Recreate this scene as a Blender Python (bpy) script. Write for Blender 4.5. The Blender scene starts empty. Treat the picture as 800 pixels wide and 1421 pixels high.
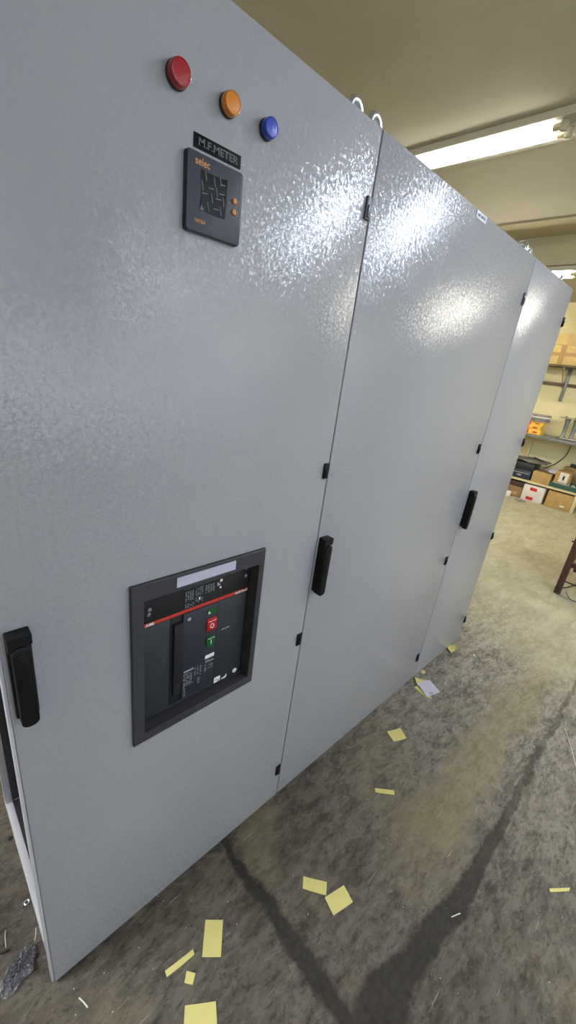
import bpy, bmesh, math, random
from mathutils import Vector, Matrix
random.seed(4)
C = bpy.context.scene.collection
FZ = -0.012                                   # floor level; the doors start 12 mm above it

# ------------------------------------------------------------------ camera
R = [[0.7223527927767685, -0.6810784522840754, 0.11974382919179322],
     [-0.1631709692874425, -0.3361400213423642, -0.927569469545948],
     [0.6719982720044608, 0.6504936801278576, -0.35394391439426554]]
CAM = Vector((-0.06751182, -0.7004889, 1.61745107))
cd = bpy.data.cameras.new('camera'); cam = bpy.data.objects.new('camera', cd); C.objects.link(cam)
cd.sensor_fit = 'HORIZONTAL'; cd.sensor_width = 36; cd.lens = 559.3486 / 800 * 36; cd.clip_start = 0.02
m = Matrix.Identity(4)
for i in range(3):
    m[i][0] = R[0][i]; m[i][1] = -R[1][i]; m[i][2] = -R[2][i]; m[i][3] = CAM[i]
cam.matrix_world = m
bpy.context.scene.camera = cam

# ------------------------------------------------------------------ materials
def lin(c):
    return tuple(((v / 255) / 12.92 if v / 255 <= .04045 else ((v / 255 + .055) / 1.055) ** 2.4) for v in c) + (1,)

class NT:
    def __init__(s, name):
        s.m = bpy.data.materials.new(name); s.m.use_nodes = True
        s.t = s.m.node_tree; s.b = s.t.nodes['Principled BSDF']
    def n(s, typ, ins=None, **kw):
        nd = s.t.nodes.new(typ)
        for k, v in kw.items(): setattr(nd, k, v)
        for k, v in (ins or {}).items(): s.set(nd, k, v)
        return nd
    def set(s, nd, k, v):
        if isinstance(v, bpy.types.NodeSocket): s.t.links.new(v, nd.inputs[k])
        else: nd.inputs[k].default_value = v
    def math(s, op, a, b=0.0, c=0.0, clamp=False):
        nd = s.n('ShaderNodeMath', {0: a, 1: b, 2: c}, operation=op); nd.use_clamp = clamp; return nd.outputs[0]
    def noise(s, vec, scale, detail=4, rough=.55, dist=0):
        return s.n('ShaderNodeTexNoise', {'Vector': vec, 'Scale': scale, 'Detail': detail, 'Roughness': rough, 'Distortion': dist})
    def ramp(s, fac, stops, interp='LINEAR'):
        nd = s.n('ShaderNodeValToRGB', {0: fac}); cr = nd.color_ramp; cr.interpolation = interp
        while len(cr.elements) < len(stops): cr.elements.new(.5)
        for e, (p, c) in zip(cr.elements, stops): e.position = p; e.color = c
        return nd.outputs[0]
    def mix(s, f, a, b, mode='MIX'):
        nd = s.n('ShaderNodeMix', data_type='RGBA', blend_type=mode)
        s.set(nd, 0, f); s.set(nd, 6, a); s.set(nd, 7, b); return nd.outputs[2]
    def step(s, v, lo, hi, a=0.0, b=1.0):
        nd = s.n('ShaderNodeMapRange', {0: v, 1: lo, 2: hi, 3: a, 4: b}); nd.clamp = True; return nd.outputs[0]
    def bump(s, h, strength, dist):
        s.set(s.b, 'Normal', s.n('ShaderNodeBump', {'Height': h, 'Strength': strength, 'Distance': dist}).outputs[0])

def grey(v): return (v, v, v, 1)

def mat(name, col, rough=.5, metal=0, var=.0, vscale=8, bump=0, bscale=60, bdist=.001, spec=.5, trans=0, coat=0, emit=None, estr=0):
    t = NT(name); b = t.b
    b.inputs['Base Color'].default_value = col; b.inputs['Roughness'].default_value = rough
    b.inputs['Metallic'].default_value = metal; b.inputs['Specular IOR Level'].default_value = spec
    b.inputs['Transmission Weight'].default_value = trans; b.inputs['Coat Weight'].default_value = coat
    co = t.n('ShaderNodeTexCoord').outputs['Object']
    if var:
        nz = t.noise(co, vscale, 5, .6).outputs[0]
        lo = tuple(c * (1 - var) for c in col[:3]) + (1,); hi = tuple(min(1, c * (1 + var)) for c in col[:3]) + (1,)
        t.set(b, 'Base Color', t.ramp(nz, [(.3, lo), (.7, hi)]))
    if bump: t.bump(t.noise(co, bscale, 3, .6).outputs[0], bump, bdist)
    if emit:
        b.inputs['Emission Color'].default_value = emit; b.inputs['Emission Strength'].default_value = estr
    return t.m

def make_panel_paint():
    t = NT('grey_powder_coat'); co = t.n('ShaderNodeTexCoord').outputs['Object']
    big = t.noise(co, 1.4, 3, .5).outputs[0]
    t.set(t.b, 'Base Color', t.ramp(big, [(.3, lin((149, 149, 153))), (.7, lin((155, 155, 158)))]))
    # orange-peel texture: the surface normal wobbles in small smooth dimples
    v1 = t.noise(co, 320, 1, .5, .2).outputs[1]; v2 = t.noise(co, 130, 0, .5).outputs[1]
    def cen(v): return t.n('ShaderNodeVectorMath', {0: v, 1: (.5, .5, .5)}, operation='SUBTRACT').outputs[0]
    def scl(v, k): return t.n('ShaderNodeVectorMath', {0: v, 'Scale': k}, operation='SCALE').outputs[0]
    wv = t.n('ShaderNodeVectorMath', {0: scl(cen(v1), PEEL), 1: scl(cen(v2), PEEL * .6)}, operation='ADD').outputs[0]
    nn = t.n('ShaderNodeVectorMath', {0: t.n('ShaderNodeNewGeometry').outputs['Normal'], 1: wv}, operation='ADD').outputs[0]
    t.set(t.b, 'Normal', t.n('ShaderNodeVectorMath', {0: nn}, operation='NORMALIZE').outputs[0])
    t.b.inputs['Roughness'].default_value = .2
    t.b.inputs['Specular IOR Level'].default_value = .32
    return t.m
PEEL = .34

def make_floor():
    t = NT('worn_concrete'); co = t.n('ShaderNodeTexCoord').outputs['Object']
    sx = t.n('ShaderNodeSeparateXYZ', {0: co}); X, Y = sx.outputs[0], sx.outputs[1]
    # trowel-streaked flakes: rotated and stretched coordinates
    rot = t.n('ShaderNodeMapping', {'Vector': co, 'Rotation': (0, 0, math.radians(28)), 'Scale': (1.0, 2.1, 1)}).outputs[0]
    n1 = t.noise(rot, 3.4, 9, .68, .35).outputs[0]
    n2 = t.noise(rot, 12, 10, .74, .3).outputs[0]
    n3 = t.noise(rot, 48, 7, .72, .2).outputs[0]
    big = t.noise(co, .9, 4, .55, .6).outputs[0]
    base = t.ramp(n1, [(.28, lin((92, 87, 79))), (.5, lin((128, 123, 113))), (.72, lin((148, 143, 131)))])
    flake = t.step(n2, .51, .545)                        # crisp edged scabs of laitance
    base = t.mix(t.math('MULTIPLY', flake, .5), base, lin((170, 165, 153)))
    hole = t.step(n2, .45, .41)
    base = t.mix(t.math('MULTIPLY', hole, .6), base, lin((70, 65, 58)))
    grit = t.step(n3, .44, .37)
    base = t.mix(t.math('MULTIPLY', grit, .6), base, lin((62, 57, 51)))
    lit = t.step(n3, .57, .63)
    base = t.mix(t.math('MULTIPLY', lit, .4), base, lin((182, 178, 165)))
    # grime close to the switchboard and to the joints in the near part
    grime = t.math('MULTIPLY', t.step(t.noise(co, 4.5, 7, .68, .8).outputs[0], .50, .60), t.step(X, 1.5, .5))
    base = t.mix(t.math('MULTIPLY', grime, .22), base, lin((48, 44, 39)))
    near = t.math('MULTIPLY', t.step(t.math('ADD', X, t.math('MULTIPLY', big, 1.0)), 3.0, 1.3), .8)  # foreground shade put into the floor colour, fading towards the far side
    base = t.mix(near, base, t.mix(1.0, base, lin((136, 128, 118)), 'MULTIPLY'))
    # ochre dust patches
    ob = t.math('ABSOLUTE', t.math('ADD', Y, t.math('ADD', .46, t.math('MULTIPLY', t.math('SUBTRACT', n1, .5), .35))))
    ob = t.math('MULTIPLY', t.step(ob, .15, .06), t.math('MULTIPLY', t.step(X, .9, 1.15), t.step(X, 3.4, 2.6)))
    och = t.math('MULTIPLY', t.math('MAXIMUM', ob, t.math('MULTIPLY', t.step(t.noise(co, 2.3, 5, .6, .5).outputs[0], .55, .68), .7)), .5)
    base = t.mix(och, base, lin((138, 128, 98)))
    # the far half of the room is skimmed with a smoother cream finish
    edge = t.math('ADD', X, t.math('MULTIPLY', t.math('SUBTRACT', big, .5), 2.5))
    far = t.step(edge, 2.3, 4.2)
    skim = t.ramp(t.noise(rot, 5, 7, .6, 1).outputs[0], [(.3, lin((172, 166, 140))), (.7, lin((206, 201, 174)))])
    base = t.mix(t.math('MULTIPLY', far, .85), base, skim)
    # scratches
    sc = t.n('ShaderNodeTexNoise', {'Vector': t.n('ShaderNodeMapping', {'Vector': co, 'Rotation': (0, 0, .5), 'Scale': (1, 26, 1)}).outputs[0], 'Scale': 5, 'Detail': 3, 'Roughness': .5}).outputs[0]
    base = t.mix(t.math('MULTIPLY', t.step(sc, .70, .73), .4), base, lin((190, 186, 175)))
    # pale crumbs
    vor = t.n('ShaderNodeTexVoronoi', {'Vector': co, 'Scale': 26}).outputs[0]
    base = t.mix(t.math('MULTIPLY', t.step(vor, .045, .03), .8), base, lin((205, 202, 190)))
    # oil-blackened slab joints
    wob = t.noise(co, 11, 9, .74).outputs[0]; wob2 = t.noise(co, 2.6, 2, .5).outputs[0]
    w = t.math('ADD', t.math('MULTIPLY', t.math('SUBTRACT', wob, .5), .075), t.math('MULTIPLY', t.math('SUBTRACT', wob2, .5), .05))
    Yj = t.math('ADD', Y, w); Xj = t.math('ADD', X, w)
    d2 = t.math('ABSOLUTE', t.math('ADD', Yj, t.step(X, .6, 1.1, .60, .648)))
    w2 = t.math('ADD', t.step(X, .5, 1.4, .050, .014), t.step(X, 1.6, 3.5, .0, -.008))
    j2 = t.math('MULTIPLY', t.step(t.math('DIVIDE', d2, w2), 1.25, .8), t.step(X, .50, .58))
    d1 = t.math('ABSOLUTE', t.math('SUBTRACT', Xj, .552))
    w1 = t.step(Y, 0, -.6, .012, .026)
    j1 = t.math('MULTIPLY', t.step(t.math('DIVIDE', d1, w1), 1.35, .75), t.step(Y, -1.6, -1.4))
    blob = t.math('SQRT', t.math('ADD', t.math('POWER', t.math('MULTIPLY', t.math('SUBTRACT', Xj, .635), .8), 2), t.math('POWER', t.math('ADD', Yj, .615), 2)))
    jb = t.step(blob, .085, .06)
    j = t.math('MAXIMUM', t.math('MAXIMUM', j1, j2), jb)
    oil = t.ramp(t.noise(co, 60, 4, .6).outputs[0], [(.3, lin((30, 27, 24))), (.7, lin((54, 50, 44)))])
    fade = t.step(X, .8, 2.0, .93, .5)
    base = t.mix(t.math('MULTIPLY', j, fade), base, oil)
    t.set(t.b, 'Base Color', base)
    h = t.math('ADD', t.math('MULTIPLY', n2, .7), t.math('MULTIPLY', n3, .4))
    h = t.math('SUBTRACT', h, t.math('MULTIPLY', j, .5))
    t.bump(h, .7, .008)
    t.set(t.b, 'Roughness', t.step(n2, .3, .7, .62, .85))
    t.b.inputs['Specular IOR Level'].default_value = .35
    return t.m

def make_plaster(name, a, b_, bs=.15):
    t = NT(name); co = t.n('ShaderNodeTexCoord').outputs['Object']
    n = t.noise(co, 1.2, 6, .6, .4).outputs[0]; f = t.noise(co, 30, 5, .6).outputs[0]
    c = t.ramp(n, [(.3, lin(a)), (.7, lin(b_))])
    t.set(t.b, 'Base Color', c); t.b.inputs['Roughness'].default_value = .8
    t.bump(f, bs, .004); return t.m

def make_ceiling():
    t = NT('ceiling_paint'); co = t.n('ShaderNodeTexCoord').outputs['Object']
    n = t.noise(co, 1.6, 6, .6, .4).outputs[0]
    c = t.ramp(n, [(.3, lin((170, 163, 146))), (.7, lin((182, 175, 157)))])
    st = t.math('MULTIPLY', t.step(t.noise(co, 5, 4, .6, 1).outputs[0], .66, .74), .35)
    c = t.mix(st, c, lin((140, 128, 106)))
    t.set(t.b, 'Base Color', c); t.b.inputs['Roughness'].default_value = .75
    t.bump(t.noise(co, 45, 5, .6).outputs[0], .2, .003); return t.m

def make_cardboard(name, col, tape=None):
    t = NT(name); co = t.n('ShaderNodeTexCoord').outputs['Object']
    w = t.n('ShaderNodeTexWave', {'Vector': co, 'Scale': 60, 'Distortion': .6}, bands_direction='Z').outputs[1]
    n = t.noise(co, 9, 5, .6).outputs[0]
    lo = tuple(x * .85 for x in col)
    c = t.ramp(n, [(.3, lin(lo)), (.7, lin(col))])
    t.set(t.b, 'Base Color', c); t.b.inputs['Roughness'].default_value = .8
    t.bump(w, .1, .0006); return t.m

M = {}
M['paint'] = make_panel_paint()
M['frame_paint'] = mat('frame_paint', lin((190, 190, 196)), .4, var=.03, bump=.15, bscale=200)
M['dark_inside'] = mat('dark_inside', lin((58, 57, 60)), .6, var=.2, vscale=5)  # cabinet interior shade put into the colour of posts and back panel
M['black_plastic'] = mat('black_plastic', lin((11, 11, 12)), .5, spec=.25, bump=.15, bscale=300, var=.15, vscale=30)
M['hinge_grey'] = mat('hinge_grey', lin((78, 79, 84)), .4, metal=.3, var=.2, vscale=60)
M['bezel'] = mat('bezel_plastic', lin((50, 50, 54)), .55, var=.08, vscale=12, bump=.2, bscale=400)
M['breaker_face'] = mat('breaker_face', lin((41, 44, 48)), .5, var=.08, vscale=8, bump=.2, bscale=300)
M['breaker_dark'] = mat('breaker_dark', lin((27, 28, 31)), .45, var=.12, vscale=14)
M['breaker_blue'] = mat('breaker_blue', lin((42, 45, 54)), .4, var=.06, vscale=10)
M['void'] = mat('void_black', lin((14, 14, 15)), .7, var=.1)
M['red_stripe'] = mat('red_stripe', lin((184, 52, 38)), .45, var=.05)
M['red_button'] = mat('red_button', lin((176, 22, 26)), .35, var=.06)
M['green_button'] = mat('green_button', lin((8, 82, 34)), .35, var=.06)
M['label_white'] = mat('label_white', lin((180, 178, 196)), .5, var=.03)
M['print_grey'] = mat('print_grey', lin((150, 153, 158)), .6, var=.1, vscale=40)
M['print_white'] = mat('print_white', lin((225, 225, 225)), .6, var=.03)
M['stainless'] = mat('zinc_plated', lin((222, 228, 238)), .3, metal=1, var=.08, vscale=30, bump=.1)
M['meter_case'] = mat('meter_case', lin((46, 48, 58)), .5, var=.05, bump=.15, bscale=400)
M['meter_edge'] = mat('meter_edge', lin((24, 25, 31)), .4, var=.1)
M['orange_print'] = mat('orange_print', lin((190, 126, 62)), .5, var=.08)
M['plate_black'] = mat('nameplate_black', lin((8, 8, 9)), .55, spec=.12, var=.1)
M['plate_letter'] = mat('nameplate_letter', lin((70, 72, 74)), .5, var=.1)
M['sign_white'] = mat('sign_plate', lin((206, 210, 218)), .4, var=.03)
M['sign_print'] = mat('sign_print', lin((70, 72, 84)), .5, var=.05)
M['paper_yellow'] = mat('yellow_paper', lin((206, 197, 122)), .7, var=.04, vscale=20)
M['paper_white'] = mat('lilac_white_paper', lin((190, 185, 202)), .7, var=.03, vscale=20)
M['tube_cap'] = mat('tube_cap', lin((196, 186, 150)), .4, metal=.4, var=.05)
M['batten'] = mat('batten_enamel', lin((168, 162, 142)), .4, var=.03)
M['wood_dark'] = mat('maroon_brown_paint', lin((74, 48, 42)), .5, var=.2, vscale=20, bump=.2)
M['steel_grey'] = mat('galvanised_steel', lin((128, 128, 128)), .45, metal=.6, var=.2, vscale=20)
M['steel_brown'] = mat('rusty_rail', lin((104, 88, 66)), .6, metal=.3, var=.25, vscale=30)
M['worktop'] = mat('worktop_grey', lin((150, 144, 122)), .6, var=.2, vscale=8, bump=.2)
M['shelf_wood'] = mat('cream_shelf_wood', lin((206, 192, 146)), .6, var=.12, vscale=10)
M['card'] = make_cardboard('cardboard', (196, 160, 100))
M['card_dark'] = make_cardboard('cardboard_brown', (158, 124, 82))
M['card_pale'] = make_cardboard('cardboard_pale', (216, 186, 122))
M['tape'] = mat('parcel_tape', lin((166, 128, 70)), .3, var=.06)
M['box_white'] = mat('white_carton', lin((222, 214, 206)), .6, var=.05)
M['box_yellow'] = mat('yellow_carton', lin((238, 190, 70)), .5, var=.06)
M['box_red'] = mat('red_print', lin((196, 44, 40)), .5, var=.06)
M['case_black'] = mat('case_black', lin((34, 37, 42)), .45, var=.15)
M['case_navy'] = mat('case_navy', lin((42, 50, 70)), .35, var=.2)
M['cloth_grey'] = mat('grey_cloth', lin((112, 108, 94)), .9, var=.25, vscale=15, bump=.5, bscale=20, bdist=.01)
M['tray_green'] = mat('tray_green', lin((44, 82, 72)), .45, var=.1)
M['plate_grey'] = mat('lid_grey', lin((158, 152, 148)), .4, metal=.3, var=.2, vscale=20)
M['cable'] = mat('black_cable', lin((32, 30, 28)), .6, var=.1)
M['twig'] = mat('dark_wire', lin((50, 42, 26)), .6, var=.2)
M['crumb'] = mat('pale_offcut', lin((222, 218, 205)), .6, var=.05)

def lens(name, col):
    t = NT(name); b = t.b
    b.inputs['Base Color'].default_value = lin(col); b.inputs['Roughness'].default_value = .3
    b.inputs['Coat Weight'].default_value = .3; b.inputs['Coat Roughness'].default_value = .05
    co = t.n('ShaderNodeTexCoord').outputs['Object']
    v = t.n('ShaderNodeTexVoronoi', {'Vector': co, 'Scale': 260}).outputs[0]
    t.bump(v, .25, .0006); return t.m
M['lens_red'] = lens('red_lens', (150, 12, 20)); M['lens_amber'] = lens('amber_lens', (200, 120, 10)); M['lens_blue'] = lens('blue_lens', (12, 50, 165))

def film():
    t = NT('display_film'); b = t.b
    b.inputs['Base Color'].default_value = lin((12, 12, 14)); b.inputs['Roughness'].default_value = .28
    b.inputs['Specular IOR Level'].default_value = .12
    co = t.n('ShaderNodeTexCoord').outputs['Object']
    t.bump(t.noise(co, 60, 2, .5).outputs[0], .2, .001); return t.m
M['film'] = film(); M['film_dash'] = mat('film_dash', lin((104, 104, 106)), .6, var=.1)

def clear_plastic():
    t = NT('clear_film'); b = t.b
    co = t.n('ShaderNodeTexCoord').outputs['Object']
    b.inputs['Base Color'].default_value = (.62, .62, .70, 1); b.inputs['Roughness'].default_value = .12
    b.inputs['Specular IOR Level'].default_value = 1.0; b.inputs['Coat Weight'].default_value = 1.0
    fold = t.noise(co, 60, 4, .65, 1.5).outputs[0]
    t.set(b, 'Alpha', t.step(fold, .42, .62, .10, .75))
    t.bump(fold, 1.0, .02); return t.m
M['clear'] = clear_plastic()

def tube_mat(name, col, strength):
    t = NT(name); t.b.inputs['Base Color'].default_value = (.9, .9, .9, 1)
    t.b.inputs['Emission Color'].default_value = col; t.b.inputs['Emission Strength'].default_value = strength
    return t.m
M['tube_cool'] = tube_mat('tube_cool_white', (.74, .83, 1.0, 1), 66)
M['tube_warm'] = tube_mat('tube_neutral_white', (1.0, .96, .80, 1), 52)

# ------------------------------------------------------------------ mesh building
def world_loc(o):
    v = Vector((0, 0, 0))
    while o: v += o.location; o = o.parent
    return v

class MB:
    """collects shapes given in world coordinates, builds ONE mesh object"""
    def __init__(s): s.bm = bmesh.new()
    def _bev(s, verts, bev, seg):
        if bev:
            eds = {e for v in verts for e in v.link_edges}
            bmesh.ops.bevel(s.bm, geom=list(eds), offset=bev, segments=seg, affect='EDGES', profile=.5)
    def box(s, x0, x1, y0, y1, z0, z1, bev=0, seg=2):
        r = bmesh.ops.create_cube(s.bm, size=1); vs = r['verts']
        for v in vs:
            v.co = Vector((x0 + (v.co.x + .5) * (x1 - x0), y0 + (v.co.y + .5) * (y1 - y0), z0 + (v.co.z + .5) * (z1 - z0)))
        s._bev(vs, bev, seg); return s
    def obox(s, c, size, rz=0, bev=0, rx=0, ry=0):
        r = bmesh.ops.create_cube(s.bm, size=1)
        Mx = Matrix.Translation(c) @ Matrix.Rotation(rz, 4, 'Z') @ Matrix.Rotation(ry, 4, 'Y') @ Matrix.Rotation(rx, 4, 'X') @ Matrix.Diagonal((*size, 1))
        bmesh.ops.transform(s.bm, matrix=Mx, verts=r['verts']); s._bev(r['verts'], bev, 2); return s
    def prism(s, pts, axis, a, b, bev=0, seg=2):
        """closed outline pts (2-D) extruded between a and b along axis; axis 'y': pts=(x,z), 'x': (y,z), 'z': (x,y)"""
        f = {'y': lambda p, t: (p[0], t, p[1]), 'x': lambda p, t: (t, p[0], p[1]), 'z': lambda p, t: (p[0], p[1], t)}[axis]
        v0 = [s.bm.verts.new(f(p, a)) for p in pts]; v1 = [s.bm.verts.new(f(p, b)) for p in pts]
        n = len(pts); s.bm.faces.new(v0); s.bm.faces.new(v1[::-1])
        for i in range(n): s.bm.faces.new((v0[i], v1[i], v1[(i + 1) % n], v0[(i + 1) % n]))
        bmesh.ops.recalc_face_normals(s.bm, faces=s.bm.faces)
        if bev:
            eds = [e for v in v0 + v1 for e in v.link_edges]
            eds = [e for e in set(eds) if e.verts[0] in v0 and e.verts[1] in v0]
            bmesh.ops.bevel(s.bm, geom=eds, offset=bev, segments=seg, affect='EDGES', profile=.5)
        return s
    def lathe(s, c, prof, axis='y', n=40):
        """prof: (radius, distance along axis)"""
        rings = []
        for r, t in prof:
            ring = []
            for k in range(n):
                a = 2 * math.pi * k / n; u, w = r * math.cos(a), r * math.sin(a)
                p = {'y': (u, t, w), 'z': (u, w, t), 'x': (t, u, w)}[axis]
                ring.append(s.bm.verts.new(Vector(c) + Vector(p)))
            rings.append(ring)
        for a, b in zip(rings, rings[1:]):
            for k in range(n): s.bm.faces.new((a[k], a[(k + 1) % n], b[(k + 1) % n], b[k]))
        s.bm.faces.new(rings[0]); s.bm.faces.new(rings[-1])
        bmesh.ops.recalc_face_normals(s.bm, faces=s.bm.faces); return s
    def tube(s, pts, r, n=10, closed=False):
        pts = [Vector(p) for p in pts]; rings = []; N = len(pts); prev = None
        for i, p in enumerate(pts):
            if closed: d = pts[(i + 1) % N] - pts[i - 1]
            else: d = pts[min(i + 1, N - 1)] - pts[max(i - 1, 0)]
            d.normalize()
            if prev is None:
                up = Vector((0, 0, 1)) if abs(d.z) < .9 else Vector((1, 0, 0)); u = d.cross(up).normalized()
            else: u = (prev - d * prev.dot(d)).normalized()
            prev = u; w = d.cross(u)
            rings.append([s.bm.verts.new(p + (u * math.cos(2 * math.pi * k / n) + w * math.sin(2 * math.pi * k / n)) * r) for k in range(n)])
        rr = list(zip(rings, rings[1:])) + ([(rings[-1], rings[0])] if closed else [])
        for a, b in rr:
            for k in range(n): s.bm.faces.new((a[k], a[(k + 1) % n], b[(k + 1) % n], b[k]))
        if not closed: s.bm.faces.new(rings[0]); s.bm.faces.new(rings[-1])
        bmesh.ops.recalc_face_normals(s.bm, faces=s.bm.faces); return s
    def build(s, name, m, parent=None, origin=None, smooth=True):
        me = bpy.data.meshes.new(name)
        if origin is None and parent is None:
            vs = [v.co for v in s.bm.verts]
            origin = Vector((sum(v.x for v in vs), sum(v.y for v in vs), 0)) / len(vs); origin.z = min(v.z for v in vs)
        if parent is not None and origin is None: origin = world_loc(parent)
        origin = Vector(origin)
        bmesh.ops.translate(s.bm, vec=-origin, verts=s.bm.verts)
        s.bm.to_mesh(me); s.bm.free()
        if m: me.materials.append(M[m] if isinstance(m, str) else m)
        if smooth:
            me.polygons.foreach_set('use_smooth', [True] * len(me.polygons))
            try: me.set_sharp_from_angle(angle=math.radians(35))
            except Exception: pass
        o = bpy.data.objects.new(name, me); C.objects.link(o)
        if parent is not None:
            o.parent = parent; o.location = origin - world_loc(parent)
        else: o.location = origin
        return o

def thing(name, label, cat, loc, group=None):
    o = bpy.data.objects.new(name, None); C.objects.link(o); o.location = loc; o.empty_display_size = .05
    o['label'] = label; o['category'] = cat
    if group: o['group'] = group
    return o
def tag(o, label, cat, group=None):
    o['label'] = label; o['category'] = cat
    if group: o['group'] = group
    return o
def struct(name, mb, m):
    o = mb.build(name, m, origin=(0, 0, 0), smooth=False); o['kind'] = 'structure'; return o
def lab(o, s): o['label'] = s; return o

def text(s_, size, x, y, z, m, parent, name='lettering', bold=0.0, width=None, up=None, extr=.0003):
    """lettering on a surface that faces -Y; (x, z) is the left end of the base line"""
    cu = bpy.data.curves.new(name, 'FONT'); cu.body = s_; cu.size = size; cu.extrude = extr; cu.offset = bold
    ob = bpy.data.objects.new(name, cu); C.objects.link(ob)
    bpy.context.view_layer.update()
    me = bpy.data.meshes.new_from_object(ob.evaluated_get(bpy.context.evaluated_depsgraph_get()))
    bpy.data.objects.remove(ob)
    sx = 1
    if width:
        xs = [v.co.x for v in me.vertices]; x0 = min(xs); sx = width / (max(xs) - x0)
    pl = world_loc(parent)
    for v in me.vertices:
        cx, cy, cz = v.co
        v.co = Vector((x + cx * sx, y - cz, z + cy)) - pl
    me.materials.append(M[m]); o = bpy.data.objects.new(name, me); C.objects.link(o); o.parent = parent
    return o

def catmull(p, n=8):
    p = [Vector(q) for q in p]; out = []
    for i in range(len(p) - 1):
        a, b, c, d = p[max(i - 1, 0)], p[i], p[i + 1], p[min(i + 2, len(p) - 1)]
        for k in range(n):
            t = k / n
            out.append(.5 * ((2 * b) + (c - a) * t + (2 * a - 5 * b + 4 * c - d) * t * t + (3 * b - a - 3 * c + d) * t ** 3))
    out.append(p[-1]); return out

# ------------------------------------------------------------------ the room
X0, X1, Y0, Y1, CZ = -3.2, 7.4, -7.6, 3.4, 2.87
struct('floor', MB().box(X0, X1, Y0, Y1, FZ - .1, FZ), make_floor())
struct('ceiling', MB().box(X0 - .15, X1 + .15, Y0 - .15, Y1 + .15, CZ, CZ + .15), make_ceiling())
M['wall'] = make_plaster('cream_plaster', (206, 196, 152), (222, 212, 170))
struct('wall_back', MB().box(X1, X1 + .15, Y0 - .15, Y1 + .15, FZ - .1, CZ), 'wall')
struct('wall_left', MB().box(X0, X1, Y1, Y1 + .15, FZ - .1, CZ), 'wall')
struct('wall_right', MB().box(X0, X1, Y0 - .15, Y0, FZ - .1, CZ), 'wall')
struct('wall_front', MB().box(X0 - .15, X0, Y0 - .15, Y1 + .15, FZ - .1, CZ), 'wall')
M['beam'] = make_plaster('beam_paint', (166, 156, 128), (176, 167, 138))
struct('trim_1', MB().box(4.27, 4.62, Y0, Y1, 2.637, CZ), 'beam'); struct('trim_2', MB().box(3.88, 4.265, Y0, Y1, CZ - .012, CZ), 'beam')          # dropped beam under the ceiling, with a thin darker strip added before it

# added daylight fill: unseen glowing panels shaped as windows in the wall behind the camera
M['frosted_daylight'] = tube_mat('frosted_daylight', (.68, .79, 1.0, 1), 3.9)
for i in range(4):
    wx = -2.6 + i * 2.3
    wf = MB().box(wx, wx + 1.8, Y0 + .0, Y0 + .05, .95, 1.0).box(wx, wx + 1.8, Y0, Y0 + .05, 2.25, 2.3)
    for q in (0, .58, 1.17, 1.76): wf.box(wx + q, wx + q + .04, Y0, Y0 + .05, 1.0, 2.25)
    wo = struct('window_%d' % (i + 1), wf, 'steel_grey')
    MB().box(wx + .02, wx + 1.78, Y0 + .005, Y0 + .015, .98, 2.27).build('window_pane', 'frosted_daylight', wo, smooth=False)
# ------------------------------------------------------------------ fluorescent battens
def batten(x, ya, yb, mt, label, zc=CZ, light_group='fluorescent battens'):
    t = thing('ceiling_light', label, 'ceiling light', (x, (ya + yb) / 2, zc), light_group)
    h = MB().box(x - .12, x + .12, ya - .13, yb + .13, zc - .036, zc, .004)
    h.box(x - .03, x + .09, ya - .1, yb + .1, zc - .042, zc - .0355, .002)
    h.build('housing', 'batten', t, smooth=False)
    for dx in (-.075, .0):
        tb = MB().tube([(x + dx, ya + .035 + (yb - ya - .07) * k / 8, zc - .057) for k in range(9)], .0145, 20).build('tube', mt, t)
        for q, d in ((ya, 1), (yb, -1)):
            MB().box(x + dx - .016, x + dx + .016, min(q, q - .028 * d), max(q, q - .028 * d), zc - .08, zc - .0365, .004).build('end_socket', 'batten', t)
            MB().lathe((x + dx, q, zc - .057), [(.0150, 0), (.0150, .034 * d), (.012, .040 * d)], 'y', 20).build('end_cap', 'tube_cap', tb)
    return t
LX = 2.57
M['tube_soft'] = tube_mat('tube_aged_white', (1.0, .97, .86, 1), 8)
batten(LX, .29, 1.49, 'tube_soft', 'lit fluorescent batten on the ceiling above the middle cabinet')
batten(LX - .1, -2.05, -.85, 'tube_cool', 'lit cool white fluorescent batten on the ceiling in front of the cabinets')
batten(4.43, .55, 1.75, 'tube_warm', 'lit fluorescent batten under the ceiling beam, partly behind the far cabinet', 2.636)
M['tube_dim'] = tube_mat('tube_neutral_dim', (1.0, .96, .82, 1), 40)
batten(4.43, -2.25, -1.05, 'tube_dim', 'lit fluorescent batten under the beam in the open part of the room', 2.636)
batten(LX - .1, -4.6, -3.4, 'tube_cool', 'lit cool white fluorescent batten on the ceiling in the middle of the room')
batten(4.43, -5.4, -4.2, 'tube_warm', 'lit fluorescent batten under the beam close to the windows', 2.636)
batten(6.3, 1.75, 2.95, 'tube_warm', 'lit fluorescent batten on the ceiling before the far wall')  # added lamp out of view, brightens the back of the room
batten(-.4, -3.7, -2.5, 'tube_cool', 'lit cool white fluorescent batten on the ceiling behind the photographer')  # added lamp out of view, brightens the left doors
M['tube_side'] = tube_mat('tube_daylight', (.86, .90, 1.0, 1), 210)
batten(-1.9, .3, 1.5, 'tube_side', 'lit fluorescent batten on the ceiling left of the first cabinet')  # added lamp out of view, lights only the side faces and base rail

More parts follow.
